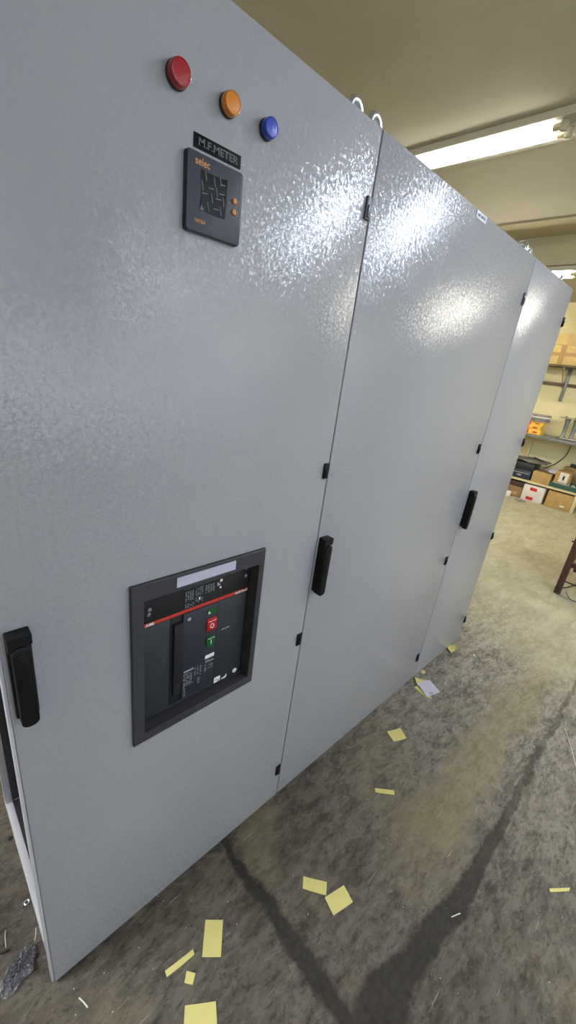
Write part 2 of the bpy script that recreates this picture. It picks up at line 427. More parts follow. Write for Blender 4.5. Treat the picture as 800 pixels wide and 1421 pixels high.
# ------------------------------------------------------------------ switchboard cabinets
H = 2.1
def eyebolt(x, y, parent, rz=0, z0=2.085):
    r, q = .0255, .0075
    c = Vector((x, y, z0 + .006 + r + q))
    ring = [c + Matrix.Rotation(rz, 3, 'Z') @ Vector((math.cos(a) * r, 0, math.sin(a) * r)) for a in [2 * math.pi * k / 28 for k in range(28)]]
    mb = MB().tube(ring, q, 12, True)
    mb.lathe((x, y, z0), [(.018, 0), (.018, .005), (.012, .009), (.009, .018)], 'z', 24)
    return mb.build('eyebolt', 'stainless', parent)

def handle(x, z, parent):
    """swing handle on an escutcheon: flat base, tall grip with rounded head reaching below it"""
    w, h = .037, .185
    b = MB().box(x, x + w, -.013, 0.0, z - h, z, .002)
    b.prism([(x + .0005, z - .001), (x + w - .0005, z - .001), (x + w - .0005, z - .02), (x + .0005, z - .028)], 'y', -.027, -.012)
    hb = b.build('swing_handle', 'black_plastic', parent)
    cx = x + w * .5; r = .0145; pts = []
    zt, zb = z - .034, z - h - .001
    for k in range(13): a = math.pi * k / 12; pts.append((cx + r * math.cos(a), zt + r * math.sin(a)))
    for k in range(13): a = math.pi + math.pi * k / 12; pts.append((cx + r * math.cos(a), zb + r * .75 * math.sin(a)))
    MB().prism(pts[::-1], 'y', -.032, -.010, .003).build('grip', 'black_plastic', hb)
    pts = []
    for k in range(13): a = math.pi * k / 12; pts.append((cx + .0085 * math.cos(a), zt - .004 + .0085 * math.sin(a)))
    for k in range(13): a = math.pi + math.pi * k / 12; pts.append((cx + .0085 * math.cos(a), zt - .08 + .0085 * math.sin(a)))
    MB().prism(pts[::-1], 'y', -.0335, -.031, .001).build('lock_cover', 'black_plastic', hb)

def hinge(x, z, parent, m='black_plastic', h=.044):
    w = .0175
    b = MB().box(x - w, x, -.006, .012, z - h / 2, z + h / 2, .0012)
    b.box(x - w + .004, x - .003, -.009, -.005, z - h / 2 + .004, z + h * .12, .001)
    b.box(x - .004, x + .004, -.004, .012, z + h * .08, z + h / 2, .001)
    return b.build('hinge', m, parent)

def cabinet(x0, x1, label, open_side=False, holes=()):
    t = thing('switchboard_cabinet', label, 'electrical cabinet', (x0, 0, FZ), 'floor standing switchboard cabinets')
    a, b = x0 + .0015, x1 - .0015
    if x0: a = x0 + .0025
    # door: folded sheet with returned edges; hole for the breaker window
    d = MB()
    if holes:
        (hx0, hx1, hz0, hz1) = holes
        bm = d.bm
        xs = [a, hx0, hx1, b]; zs = [0, hz0, hz1, H]
        for y in (0, .003):
            g = [[bm.verts.new((x, y, z)) for z in zs] for x in xs]
            for i in range(3):
                for k in range(3):
                    if i == 1 and k == 1: continue
                    bm.faces.new((g[i][k], g[i + 1][k], g[i + 1][k + 1], g[i][k + 1]))
        d.bm.verts.ensure_lookup_table(); V = d.bm.verts[:]
        F, Bk = V[:16], V[16:]
        for i, j in ((5, 9), (9, 10), (10, 6), (6, 5)): bm.faces.new((F[i], F[j], Bk[j], Bk[i]))
        outer = [0, 4, 8, 12, 13, 14, 15, 11, 7, 3, 2, 1]
        inner = [V[i] for i in outer]
        back = [bm.verts.new((v.co.x, .022, v.co.z)) for v in inner]
        n = len(outer)
        for i in range(n): bm.faces.new((inner[i], back[i], back[(i + 1) % n], inner[(i + 1) % n]))
        bmesh.ops.recalc_face_normals(bm, faces=bm.faces)
        corner = {V[0], V[12], V[15], V[3]}
        front = {V[i] for i in outer}
        eds = [e for e in bm.edges if e.verts[0] in front and e.verts[1] in front and len(e.link_faces) == 2
               and abs(sum(f.normal.y for f in e.link_faces)) < 1.5 and abs(sum(f.normal.y for f in e.link_faces)) > .5]
        bmesh.ops.bevel(bm, geom=eds, offset=.0022, segments=3, affect='EDGES', profile=.5)
    else:
        d.box(a, b, 0, .022, 0, H, .0022, 3)
    door = d.build('door', 'paint', t)
    if not x0: MB().box(-.0052, .0012, .003, .024, .002, H - .002, .002, 3).build('door_return', 'frame_paint', t)  # lighter paint on the door edge puts its side light into the colour
    # carcass
    post = [(x0 + .002, x0 + .042), (x1 - .042, x1 - .002)]
    if open_side:
        MB().box(x0 + .034, x0 + .07, .030, .07, .03, H - .02, .002).build('corner_post', 'dark_inside', t)
        MB().box(x0, x0 + .021, .565, .595, .027, H - .02, .002).build('corner_post', 'frame_paint', t)
        MB().box(x0 + .0215, x0 + .045, .565, .595, .027, H - .02, .002).build('corner_post', 'dark_inside', t)  # dark strip in place of the shade beside the rear post
    else:
        MB().box(x0 + .002, x0 + .012, .030, .595, .03, H - .02, .001).build('side_panel', 'frame_paint', t)
        MB().box(x0 + .013, x0 + .045, .030, .07, .03, H - .02, .002).build('corner_post', 'frame_paint', t)
        MB().box(x0 + .013, x0 + .045, .555, .595, .03, H - .02, .002).build('corner_post', 'frame_paint', t)
    MB().box(x1 - .012, x1 - .002, .030, .595, .03, H - .02, .001).build('side_panel', 'frame_paint', t)
    MB().box(x1 - .045, x1 - .013, .030, .07, .03, H - .02, .002).build('corner_post', 'frame_paint', t)
    MB().box(x1 - .045, x1 - .013, .555, .595, .03, H - .02, .002).build('corner_post', 'frame_paint', t)
    # base ring: open rectangle of folded rails
    z0, z1 = FZ, .026
    br = MB().box(x0, x0 + .021, .026, .595, z0, z1, .002)
    br.box(x1 - .025, x1, .026, .595, z0, z1, .002)
    br.box(x0 + .025, x1 - .025, .026, .056, z0, z1, .002).box(x0 + .025, x1 - .025, .565, .595, z0, z1, .002)
    br.build('base_rail', 'frame_paint', t)
    MB().box(x0 + .0215, x1 - .026, .057, .564, z0 + .004, z1 - .001, .001).build('gland_plate', 'void', t)  # blackened so the cabinet floor reads as deep shade
    MB().box(x0 + .046, x1 - .046, .586, .594, .03, H - .02, .001).build('back_panel', 'dark_inside', t)  # dark colour keeps the interior looking unlit
    MB().box(x0 + .001, x1 - .001, .024, .60, H - .019, H - .012, .002).build('roof_plate', 'frame_paint', t)
    gk = MB().box(a + .02, b - .02, .0225, .029, .034, .046).box(a + .02, b - .02, .0225, .029, H - .046, H - .034)
    gk.box(a + .02, a + .032, .0225, .029, .046, H - .046).box(b - .032, b - .02, .0225, .029, .046, H - .046)
    gk.build('gasket', 'void', t)
    return t

A, B, D = .797, 1.867, 2.461
c1 = cabinet(0.0, A, 'grey switchboard cabinet with three indicator lamps, a meter and a breaker window', True, (.245, .568, .715, 1.125))
c2 = cabinet(A, B, 'plain grey middle switchboard cabinet with a small white nameplate at its top')
c3 = cabinet(B, D, 'narrow plain grey switchboard cabinet at the far end of the row')
for c, x, z in ((c1, .0075, 1.131), (c2, A + .0085, 1.128), (c3, B + .017, 1.131)): handle(x, z, c)
for c, x in ((c1, A), (c2, B), (c3, D)):
    off = {A: -.004, B: -.010, D: .004}[x]
    for i, z in enumerate((1.952, 1.338, .763, .152)):
        if c is c1: hinge(x - .0035 - i * .002, z, c, 'hinge_grey' if i == 0 else 'black_plastic')
        elif c is c2: hinge(x - .006 - (i > 0) * .008 - i * .003, z, c, 'hinge_grey' if i == 0 else 'black_plastic')
        else:
            hinge(x + .003, z, c, 'black_plastic')
eyebolt(.766, .060, c1, .15); eyebolt(.836, .058, c2, .15)
eyebolt(B - .026, .06, c2, 1.25); eyebolt(B + .075, .06, c3, .2)
eyebolt(D - .04, .30, c3, .4)
eyebolt(.045, .06, c1, .3); eyebolt(D - .04, .06, c3, .3)

# small plate at the top of the middle door
pl = MB().box(1.297, 1.369, -.0016, .0, 2.0775, 2.0965, .0004).build('nameplate', 'sign_white', c2)
lab(pl, 'white nameplate with dark print')
sh = text('N/P  MODE', .0105, 1.304, -.0018, 2.0838, 'sign_print', pl, width=.056, bold=.0002)

# indicator lamps
def lamp(x, z, r, m, what):
    base = MB().lathe((x, 0, z), [(r * .9, -.0005), (r, -.001), (r, -.0050), (r * .95, -.006)], 'y', 44).build('indicator_lamp', 'meter_edge', c1)
    lab(base, 'round %s indicator lamp on a black collar' % what)
    MB().lathe((x, 0, z), [(r * .9, -.0055), (r * .955, -.0065), (r * .93, -.0155), (r * .88, -.0175), (r * .80, -.0180), (r * .77, -.0172), (r * .4, -.0176), (r * .01, -.0178)], 'y', 44).build('lens', m, base)
lamp(.309, 1.976, .0172, 'lens_red', 'red')
lamp(.399, 1.978, .0162, 'lens_amber', 'amber')
lamp(.480, 1.978, .0155, 'lens_blue', 'blue')

# black engraved plate above the meter
npl = MB().box(.3405, .431, -.002, 0, 1.906, 1.9245, .0004).build('nameplate', 'plate_black', c1)
lab(npl, 'black nameplate above the meter')
text('M.F.METER', .0145, .348, -.0022, 1.9103, 'plate_letter', npl, width=.076, bold=.0003)

# the panel meter
mx0, mx1, mz0, mz1 = .3255, .4325, 1.7925, 1.8985
def rrect(x0, x1, z0, z1, r, n=6):
    out = []
    for cx, cz, a0 in ((x1 - r, z1 - r, 0), (x0 + r, z1 - r, 90), (x0 + r, z0 + r, 180), (x1 - r, z0 + r, 270)):
        for k in range(n + 1):
            a = math.radians(a0 + 90 * k / n); out.append((cx + r * math.cos(a), cz + r * math.sin(a)))
    return out
mt_ = MB().prism(rrect(mx0 - .001, mx1 + .001, mz0 - .001, mz1 + .001, .006), 'y', -.007, 0.0).build('panel_meter', 'meter_edge', c1)
lab(mt_, 'square dark grey panel meter with orange print')
MB().prism(rrect(mx0, mx1, mz0, mz1, .0055)[::-1], 'y', -.0105, -.0065, .0012).build('front_bezel', 'meter_case', mt_)
text('selec', .0145, .3385, -.0107, 1.8825, 'orange_print', mt_, width=.027, bold=.00018)
text('VAF36A', .0068, .3400, -.0107, 1.8065, 'orange_print', mt_, width=.0215, bold=.0001)
dx0, dx1, dz0, dz1 = .3495, .3985, 1.8245, 1.8785
# display under a curling protective film
fm = MB(); nx, nz = 14, 14; gr = []
for i in range(nx + 1):
    row = []
    for k in range(nz + 1):
        u, v = i / nx, k / nz
        x = dx0 + (dx1 - dx0) * u + .0015 * math.sin(3 * v); z = dz0 + (dz1 - dz0) * v - .001 * math.sin(3.1 * u)
        y = -.0112 - .0025 * max(0, (u - .8) / .2) * max(0, (v - .7) / .3) - .0018 * max(0, (.15 - u) / .15) * max(0, (.2 - v) / .2)
        row.append(fm.bm.verts.new((x, y, z)))
    gr.append(row)
for i in range(nx):
    for k in range(nz): fm.bm.faces.new((gr[i][k], gr[i + 1][k], gr[i + 1][k + 1], gr[i][k + 1]))
r_ = bmesh.ops.extrude_face_region(fm.bm, geom=fm.bm.faces[:])
bmesh.ops.translate(fm.bm, vec=(0, .0007, 0), verts=[g for g in r_['geom'] if isinstance(g, bmesh.types.BMVert)])
bmesh.ops.recalc_face_normals(fm.bm, faces=fm.bm.faces)
dsp = fm.build('display', 'film', mt_)
db = MB()
for (u, v, ang) in ((.18, .88, -1), (.52, .82, -1), (.75, .90, -1), (.06, .62, -1), (.40, .63, 1), (.62, .60, -1), (.82, .60, 1), (.16, .44, 1), (.44, .40, -1), (.70, .44, 1), (.90, .42, -1), (.30, .16, -1), (.62, .16, 1), (.80, .16, -1), (.88, .84, 1)):
    x = dx0 + (dx1 - dx0) * u; z = dz0 + (dz1 - dz0) * v
    if ang < 0: db.obox((x, -.0118, z), (.0013, .0004, .0125), 0, 0, 0, math.radians(-14))
    else: db.obox((x, -.0118, z), (.0105, .0004, .0014), 0, 0, 0, math.radians(-6))
db.build('film_print', 'film_dash', mt_, smooth=False)
for z in (1.8555, 1.8395):
    MB().lathe((.4165, 0, z), [(.0046, -.0100), (.0046, -.0120), (.0036, -.0132), (.0012, -.0136)], 'y', 24).build('button', 'orange_print', mt_)
ic = MB()
for z in (1.8555, 1.8395):
    ic.obox((.4243, -.0107, z + .0012), (.0018, .0004, .0018), 0, 0, 0, .78).obox((.4243, -.0107, z - .0028), (.0018, .0004, .0018), 0, 0, 0, .78)
ic.obox((.407, -.0107, 1.850), (.004, .0004, .0012), 0, 0, 0, .5)
ic.build('button_mark', 'orange_print', mt_, smooth=False)

# ------------------------------------------------------------------ breaker window
fx0, fx1, fz0, fz1 = .2235, .5845, .705, 1.149           # outer edge of the bezel
ix0, ix1, iz0, iz1 = .2505, .5655, .733, 1.108           # inner opening
bz = MB()
def ringed(x0, x1, z0, z1, y): return [bz.bm.verts.new(p) for p in ((x0, y, z0), (x1, y, z0), (x1, y, z1), (x0, y, z1))]
L = [ringed(fx0, fx1, fz0, fz1, -.0002), ringed(fx0, fx1, fz0, fz1, -.0075), ringed(fx0 + .002, fx1 - .002, fz0 + .002, fz1 - .002, -.0095),
     ringed(ix0, ix1, iz0, iz1, -.0095), ringed(ix0 + .001, ix1 - .001, iz0 + .001, iz1 - .001, .021), ringed(fx0 + .01, fx1 - .01, fz0 + .01, fz1 - .01, .021)]
L[5] = ringed(ix0 - .004, ix1 + .001, iz0 - .01, iz1 + .01, .021)
L.append(ringed(ix0 - .004, ix1 + .001, iz0 - .01, iz1 + .01, -.0002))
for p, q in zip(L, L[1:] + L[:1]):
    for k in range(4): bz.bm.faces.new((p[k], p[(k + 1) % 4], q[(k + 1) % 4], q[k]))
bmesh.ops.recalc_face_normals(bz.bm, faces=bz.bm.faces)
bzo = bz.build('breaker_bezel', 'bezel', c1, smooth=False); lab(bzo, 'dark grey square bezel with a blank white label strip')
MB().box(.3265, .4865, -.0101, -.0094, 1.1165, 1.1415).build('label_strip', 'label_white', bzo)
MB().box(.2515, .5600, .0145, .0215, .7345, .7440, .0005).build('lower_gap', 'void', bzo)  # solid black bar drawn for the shade in the gap below the breaker
# breaker body behind it
FY = .020
br = MB().box(.247, .557, FY + .002, .30, .72, 1.12, .002)
bro = br.build('circuit_breaker', 'breaker_face', c1); lab(bro, 'dark grey air circuit breaker seen through the bezel')
MB().box(.5575, .5670, FY + .004, .03, .72, 1.12).build('side_gap_cover', 'void', bro)  # black strip standing in for the shaded gap beside the breaker
MB().box(.247, .557, FY - .001, FY + .004, 1.0265, 1.12, .001).build('top_cover', 'breaker_dark', bro)
MB().box(.247, .557, FY - .0016, FY + .003, 1.0175, 1.0262, .0004).build('red_stripe', 'red_stripe', bro)
text('ABB', .0098, .2665, FY - .002, 1.0190, 'print_white', bro, width=.021, bold=.0003)
text('SACE Emax2', .0088, .5145, FY - .002, 1.0190, 'print_white', bro, width=.040, bold=.0002)
MB().box(.2955, .247 + .216, FY - .003, FY + .003, .735, .748, .001).build('lower_ledge', 'breaker_face', bro)
# centre plate
MB().box(.3610, .4595, FY - .0045, FY + .003, .749, 1.0165, .0015).build('centre_plate', 'breaker_blue', bro)
# right-hand cover and left-hand cover
MB().box(.4615, .553, FY - .002, FY + .003, .735, 1.0165, .0012).build('right_cover', 'breaker_face', bro)
MB().box(.2490, .3270, FY - .002, FY + .003, .735, 1.0165, .0012).build('left_cover', 'breaker_face', bro)
# charging lever in its slot
MB().box(.3290, .3600, FY + .0005, FY + .003, .749, 1.0165, .0005).build('lever_slot', 'void', bro)
lv = MB().prism([(.3350, .998), (.3595, .998), (.3595, .812), (.3350, .812)], 'y', FY - .010, FY + .001, .0025)
lv.box(.337, .358, FY - .006, FY + .001, .775, .812, .001)
lv.build('charging_lever', 'breaker_dark', bro)
# printed rating panel on the top cover
tp = MB().box(.3630, .4720, FY - .0018, FY, 1.029, 1.084).build('rating_plate', 'void', bro)
pr_ = MB()
def dashes(mb, x0, x1, z0, z1, rows, cols, y, fill=.62, hh=.42):
    dw = (x1 - x0) / cols; dh = (z1 - z0) / rows
    for i in range(cols):
        for k in range(rows):
            if random.random() < .88:
                w = dw * fill * random.uniform(.6, 1.1)
                mb.box(x0 + i * dw, x0 + i * dw + w, y - .0003, y, z0 + k * dh, z0 + k * dh + dh * hh)
yp = FY - .0018
dashes(pr_, .366, .390, 1.050, 1.078, 8, 4, yp); dashes(pr_, .366, .392, 1.031, 1.043, 4, 4, yp)
dashes(pr_, .394, .416, 1.056, 1.081, 8, 4, yp); dashes(pr_, .394, .417, 1.037, 1.053, 4, 4, yp)
dashes(pr_, .421, .450, 1.055, 1.079, 7, 4, yp)
pr_.box(.362, .4725, yp - .0003, yp, 1.0845, 1.0849).build('rating_print', 'print_grey', bro, smooth=False)
for q in ((.463, .470, 1.0735, 1.081), (.456, .4585, 1.064, 1.074), (.4615, .4635, 1.064, 1.070), (.403, .407, 1.043, 1.049)):
    MB().box(q[0], q[1], yp - .0004, yp, q[2], q[3]).build('rating_mark', 'print_white', bro, smooth=False)
MB().lathe((.4655, yp, 1.0575), [(.0030, 0), (.0030, -.0004)], 'y', 16).build('rating_mark', 'print_white', bro, smooth=False)
# indicator and push buttons
yb = FY - .0045
gi = MB().box(.4285, .4575, yb - .001, yb + .001, .9885, 1.0035, .0004).build('spring_indicator', 'green_button', bro)
lab(gi, 'narrow green spring indicator')
MB().box(.4305, .4370, yb - .0014, yb - .0009, .9915, .9945).obox((.4335, yb - .0012, .9965), (.0025, .0004, .004), 0, 0, 0, .7).build('indicator_mark', 'print_white', bro, smooth=False)
rb = MB().box(.4275, .4575, yb - .0035, yb + .001, .9385, .9765, .0012).build('off_button', 'red_button', bro); lab(rb, 'red off push button')
o_ = MB().tube([(.4425 + .0052 * math.cos(a), yb - .0036, .953 + .0062 * math.sin(a)) for a in [2 * math.pi * k / 24 for k in range(24)]], .0012, 8, True)
o_.build('off_mark', 'print_white', bro)
text('Push OFF', .0048, .4318, yb - .0037, .9665, 'print_white', bro, width=.0225, bold=.00012)
gb = MB().prism([(.4295, .921), (.4565, .921), (.4565, .893), (.4430, .884), (.4295, .893)], 'y', yb - .003, yb + .001).build('on_button', 'green_button', bro); lab(gb, 'green on push button')
MB().box(.4420, .4442, yb - .0034, yb - .0029, .895, .909).build('on_mark', 'print_white', bro, smooth=False)
text('Push ON', .0044, .4325, yb - .0032, .9120, 'print_white', bro, width=.0205, bold=.0001)
MB().prism(rrect(.4290, .4575, .8485, .8595, .002), 'y', yb - .0008, yb).build('status_window', 'print_white', bro)
MB().lathe((.3765, 0, .998), [(.0048, yb), (.0048, yb - .0008), (.004, yb - .0012)], 'y', 24).build('logo_disc', 'print_grey', bro)
pr2 = MB()
pr2.box(.3665, .395, yb - .0003, yb, .8345, .8400)
dashes(pr2, .3665, .3740, .757, .832, 16, 2, yb, .7, .5)
dashes(pr2, .3750, .3930, .795, .832, 8, 3, yb); dashes(pr2, .3985, .4230, .806, .838, 7, 3, yb, .4)
dashes(pr2, .4080, .4160, .778, .800, 5, 2, yb); dashes(pr2, .4310, .4580, .8350, .8430, 2, 4, yb, .85, .7); dashes(pr2, .4290, .4370, .808, .830, 5, 1, yb, .6)
dashes(pr2, .4410, .4560, .8190, .8260, 2, 3, yb, .7, .6)
pr2.box(.438, .4585, yb - .0003, yb, .8125, .8135).box(.3655, .397, yb - .0003, yb, .7900, .7908)
pr2.build('data_print', 'print_grey', bro, smooth=False)
ln = MB().box(.3612, .4592, yb - .0003, yb, .8440, .8446).build('plate_line', 'bezel', bro)
# right-hand cover marks
yr = FY - .002
MB().box(.4780, .5040, yr - .0006, yr, .9200, .9228).build('slot_line', 'print_grey', bro, smooth=False)
MB().prism(rrect(.4645, .4850, .7390, .7620, .003), 'y', yr - .0006, yr).build('sticker', 'print_white', bro, smooth=False)
MB().lathe((.5360, yr, .7520), [(.0075, 0), (.0075, -.0006)], 'y', 24).build('sticker', 'print_white', bro, smooth=False)
rc = MB()
rc.prism([(.4900, .7400), (.4960, .7390), (.5060, .7460), (.5085, .7540), (.5040, .7545), (.5000, .7490), (.4900, .7480)], 'y', yr - .0006, yr)
rc.build('sticker', 'print_white', bro, smooth=False)
rd = MB(); dashes(rd, .4665, .4835, .7420, .7560, 4, 3, yr - .0006, .9, .55); dashes(rd, .5120, .5260, .7480, .7640, 3, 1, yr, .9, .2)
rd.box(.4900, .5100, yr - .0003, yr, .7640, .7648).build('sticker_print', 'bezel', bro, smooth=False)
kl = MB().tube([(.4700 + .005 * math.cos(a), yr - .0002, .962 + .0055 * math.sin(a)) for a in [2 * math.pi * k / 20 for k in range(20)]], .0005, 6, True)
for q in (.4785, .5080): kl.box(q, q + .0008, yr - .0006, yr, .932, .985)
kl.box(.4785, .5088, yr - .0006, yr, .985, .9858).build('key_cover', 'bezel', bro)
for x, z in ((.276, 1.062), (.274, 1.050), (.545, 1.090), (.545, 1.066)):
    MB().lathe((x, 0, z), [(.005, FY - .001), (.005, FY - .0035), (.003, FY - .0045)], 'y', 16).build('cover_screw', 'steel_grey', bro)

# ------------------------------------------------------------------ papers on the floor
def sheet(pts, name, label, m, cat='paper', lift=.0, curl=0.0, thick=.0004, group=None, parent=None, zs=None, n=8, extra=None):
    """a sheet of paper lying on the floor; pts are its four corners (x, y)"""
    mb = MB(); g = []
    for i in range(n + 1):
        row = []
        for k in range(n + 1):
            u, v = i / n, k / n
            P = [Vector((*p, 0)) for p in pts]
            q = (P[0] * (1 - u) + P[1] * u) * (1 - v) + (P[3] * (1 - u) + P[2] * u) * v
            z = FZ + .0005 + lift + curl * (abs(u - .5) * 2) ** 2 + curl * .3 * math.sin(5 * v + 3 * u) ** 2
            if zs: z = FZ + .0005 + (zs[0] * (1 - u) + zs[1] * u) * (1 - v) + (zs[3] * (1 - u) + zs[2] * u) * v
            row.append(mb.bm.verts.new((q.x, q.y, z)))
        g.append(row)
    for i in range(n):
        for k in range(n): mb.bm.faces.new((g[i][k], g[i + 1][k], g[i + 1][k + 1], g[i][k + 1]))
    bmesh.ops.recalc_face_normals(mb.bm, faces=mb.bm.faces)
    r = bmesh.ops.extrude_face_region(mb.bm, geom=mb.bm.faces[:])
    bmesh.ops.translate(mb.bm, vec=(0, 0, thick), verts=[q for q in r['geom'] if isinstance(q, bmesh.types.BMVert)])
    bmesh.ops.recalc_face_normals(mb.bm, faces=mb.bm.faces)
    o = mb.build(name, m, parent)
    if parent is None: tag(o, label, cat, group)
    return o
PG = 'yellow paper offcuts on the floor'
PAPERS = [
    ([(0.689, -0.261), (0.74, -0.324), (0.71, -0.347), (0.663, -0.283)], 'yellow paper oblong left of the square one between the slab joints', 0.0015),
    ([(0.702, -0.347), (0.778, -0.367), (0.765, -0.416), (0.689, -0.396)], 'yellow paper square lying askew right of an oblong one', 0.0015),
    ([(0.376, -0.144), (0.417, -0.179), (0.365, -0.243), (0.324, -0.208)], 'tall yellow paper oblong near the foot of the first cabinet', 0.001),
    ([(0.231, -0.165), (0.313, -0.177), (0.31, -0.19), (0.229, -0.18)], 'narrow diagonal yellow paper strip beside the tall oblong', 0.002),
    ([(0.277, -0.204), (0.293, -0.224), (0.275, -0.238), (0.26, -0.22)], 'tiny yellow paper piece below the diagonal strip', 0.001),
    ([(0.24, -0.258), (0.306, -0.305), (0.277, -0.357), (0.208, -0.304)], 'yellow paper sheet cut off by the bottom edge of the photo', 0.001),
    ([(1.423, -0.111), (1.497, -0.142), (1.47, -0.194), (1.402, -0.165)], 'yellow paper square in front of the middle cabinet', 0.002),
    ([(1.142, -0.238), (1.2, -0.296), (1.185, -0.309), (1.13, -0.251)], 'yellow paper strip lying alone right of the first seam', 0.001),
    ([(1.963, 0.002), (1.982, -0.007), (1.966, -0.027), (1.941, -0.013)], 'tiny yellow scrap above the white folded sheet', 0.002),
    ([(2.311, 0.019), (2.373, -0.007), (2.352, -0.043), (2.269, -0.035)], 'curled yellow paper against the foot of the far cabinet', 0.008),
    ([(1.34, -0.85), (1.405, -0.901), (1.39, -0.902), (1.332, -0.856)], 'thin yellow paper strip alone on the floor at the right', 0.001),
]
for pts, label, curl in PAPERS: sheet(pts, 'paper_offcut', label, 'paper_yellow', curl=curl, group=PG)
pad = thing('folded_note', 'white and yellow folded note sheets on the floor beside the second seam', 'paper', (1.836, -0.04, FZ))
sheet([(1.874, -0.004), (1.913, -0.061), (1.882, -0.093), (1.822, -0.049)], 'yellow_sheet', '', 'paper_yellow', curl=.006, parent=pad)
sheet([(1.803, -0.042), (1.827, -0.047), (1.815, -0.146), (1.793, -0.124)], 'yellow_sheet', '', 'paper_yellow', curl=.001, parent=pad)
ps = sheet([(1.836, -0.04), (1.924, -0.071), (1.893, -0.154), (1.798, -0.127)], 'white_sheet', '', 'paper_white', zs=[.010, .008, .004, .004], parent=pad)
sheet([(1.833, -0.115), (1.855, -0.125), (1.847, -0.138), (1.825, -0.128)], 'print_mark', '', 'print_grey', zs=[.0052, .0052, .0050, .0050], n=2, parent=pad)

# ------------------------------------------------------------------ litter
tag(MB().tube(catmull([(0.212, -0.152, -0.0111), (0.232, -0.147, -0.0111), (0.264, -0.149, -0.0111), (0.296, -0.157, -0.0111)]), 0.0009, 8).build('wire', 'twig'), 'thin dark curved wire on the floor beside the diagonal yellow strip', 'wire')
tag(MB().tube(catmull([(0.039, -0.065, -0.0104), (0.045, -0.08, -0.0104), (0.05, -0.097, -0.0104)]), 0.0016, 8).build('cable_strand', 'crumb'), 'short pale strand on the floor right of the near door corner', 'strand')
tag(MB().tube(catmull([(0.987, -0.653, -0.0105), (1.003, -0.66, -0.0105), (1.019, -0.668, -0.0105)]), 0.0015, 8).build('cable_strand', 'crumb'), 'short pale strand lying across the oily slab joint', 'strand')
tag(MB().tube(catmull([(-0.072, 0.206, -0.011), (-0.076, 0.191, -0.011), (-0.079, 0.164, -0.011)]), 0.001, 8).build('cable_strand', 'crumb'), 'thin pale strand at the left edge above the clear plastic', 'strand')
tag(MB().tube(catmull([(-0.007, 0.157, -0.011), (-0.011, 0.142, -0.011), (-0.017, 0.129, -0.011)]), 0.001, 8).build('cable_strand', 'crumb'), 'thin pale strand on the floor above right of the clear plastic', 'strand')
tag(MB().tube(catmull([(-0.094, 0.159, -0.009), (-0.085, 0.155, -0.009), (-0.075, 0.153, -0.009)]), 0.003, 8).build('cable_offcut', 'cable'), 'short black cable offcut at the left edge beside the clear plastic', 'offcut')
tag(MB().tube(catmull([(2.216, -0.699, -0.0108), (2.14, -0.736, -0.0108), (2.049, -0.775, -0.0108), (1.962, -0.811, -0.0108)]), 0.0012, 8).build('wire', 'crumb'), 'long thin pale wire on the floor at the right edge', 'wire')
tag(MB().tube(catmull([(4.003, -0.202, -0.008), (4.081, -0.264, -0.008), (4.258, -0.318, -0.008), (4.492, -0.359, -0.008)]), 0.004, 8).build('cable', 'cable'), 'thin black cable on the floor behind the brown stand', 'cable')
tag(MB().tube(catmull([(3.997, -0.295, -0.009), (3.882, -0.354, -0.009), (3.891, -0.412, -0.009), (3.966, -0.46, -0.009)]), 0.003, 8).build('cable', 'twig'), 'looped thin cable on the floor under the brown stand', 'cable')
tag(MB().obox((2.384, -0.14, FZ + .004), (.016, .010, .007), .5, .002).build('crumb', 'crumb'), 'pale crumb on the floor right of the curled yellow paper', 'crumb')
tag(MB().lathe((-0.011, 0.462, FZ), [(.006, 0), (.007, .003), (.004, .006)], 'z', 10).build('screw', 'cable'), 'small black screw on the floor at the left edge', 'screw')
tag(MB().tube([(-0.012 + .006 * math.cos(a), 0.238 + .006 * math.sin(a), FZ + .002) for a in [2 * math.pi * k / 20 for k in range(20)]], .0022, 8, True).build('washer', 'stainless'), 'small shiny washer on the floor beside the cabinet base rail', 'washer')
pb = MB(); bmesh.ops.create_grid(pb.bm, x_segments=26, y_segments=26, size=1)
for v in pb.bm.verts:
    u, q = v.co.x, v.co.y
    n_ = Vector((u * 3.1, q * 3.7, 1.3))
    from mathutils import noise as _nz
    h = abs(_nz.noise(n_ * 1.3)) * .040 + abs(_nz.noise(n_ * 3.1)) * .022 + abs(_nz.noise(n_ * 7.0)) * .016
    rad = max(abs(u), abs(q)); nr = math.hypot(u, q) or 1
    cu, cq = u / nr * rad, q / nr * rad
    ang = math.atan2(q, u); s_ = 1 + .35 * _nz.noise(Vector((math.cos(ang) * 1.6, math.sin(ang) * 1.6, .3)))
    e = max(0, 1 - rad ** 4)
    v.co = Vector((-0.059 + (cu * .046 + cq * .006) * s_, 0.09 + (cq * .034 + cu * .010) * s_, FZ + .002 + h * (.25 + .75 * e)))
r = bmesh.ops.extrude_face_region(pb.bm, geom=pb.bm.faces[:]); bmesh.ops.translate(pb.bm, vec=(0, 0, .0006), verts=[q for q in r['geom'] if isinstance(q, bmesh.types.BMVert)])
bmesh.ops.recalc_face_normals(pb.bm, faces=pb.bm.faces)
tag(pb.build('plastic_wrap', 'clear', smooth=False), 'crumpled clear plastic wrap on the floor at the lower left', 'plastic wrap')

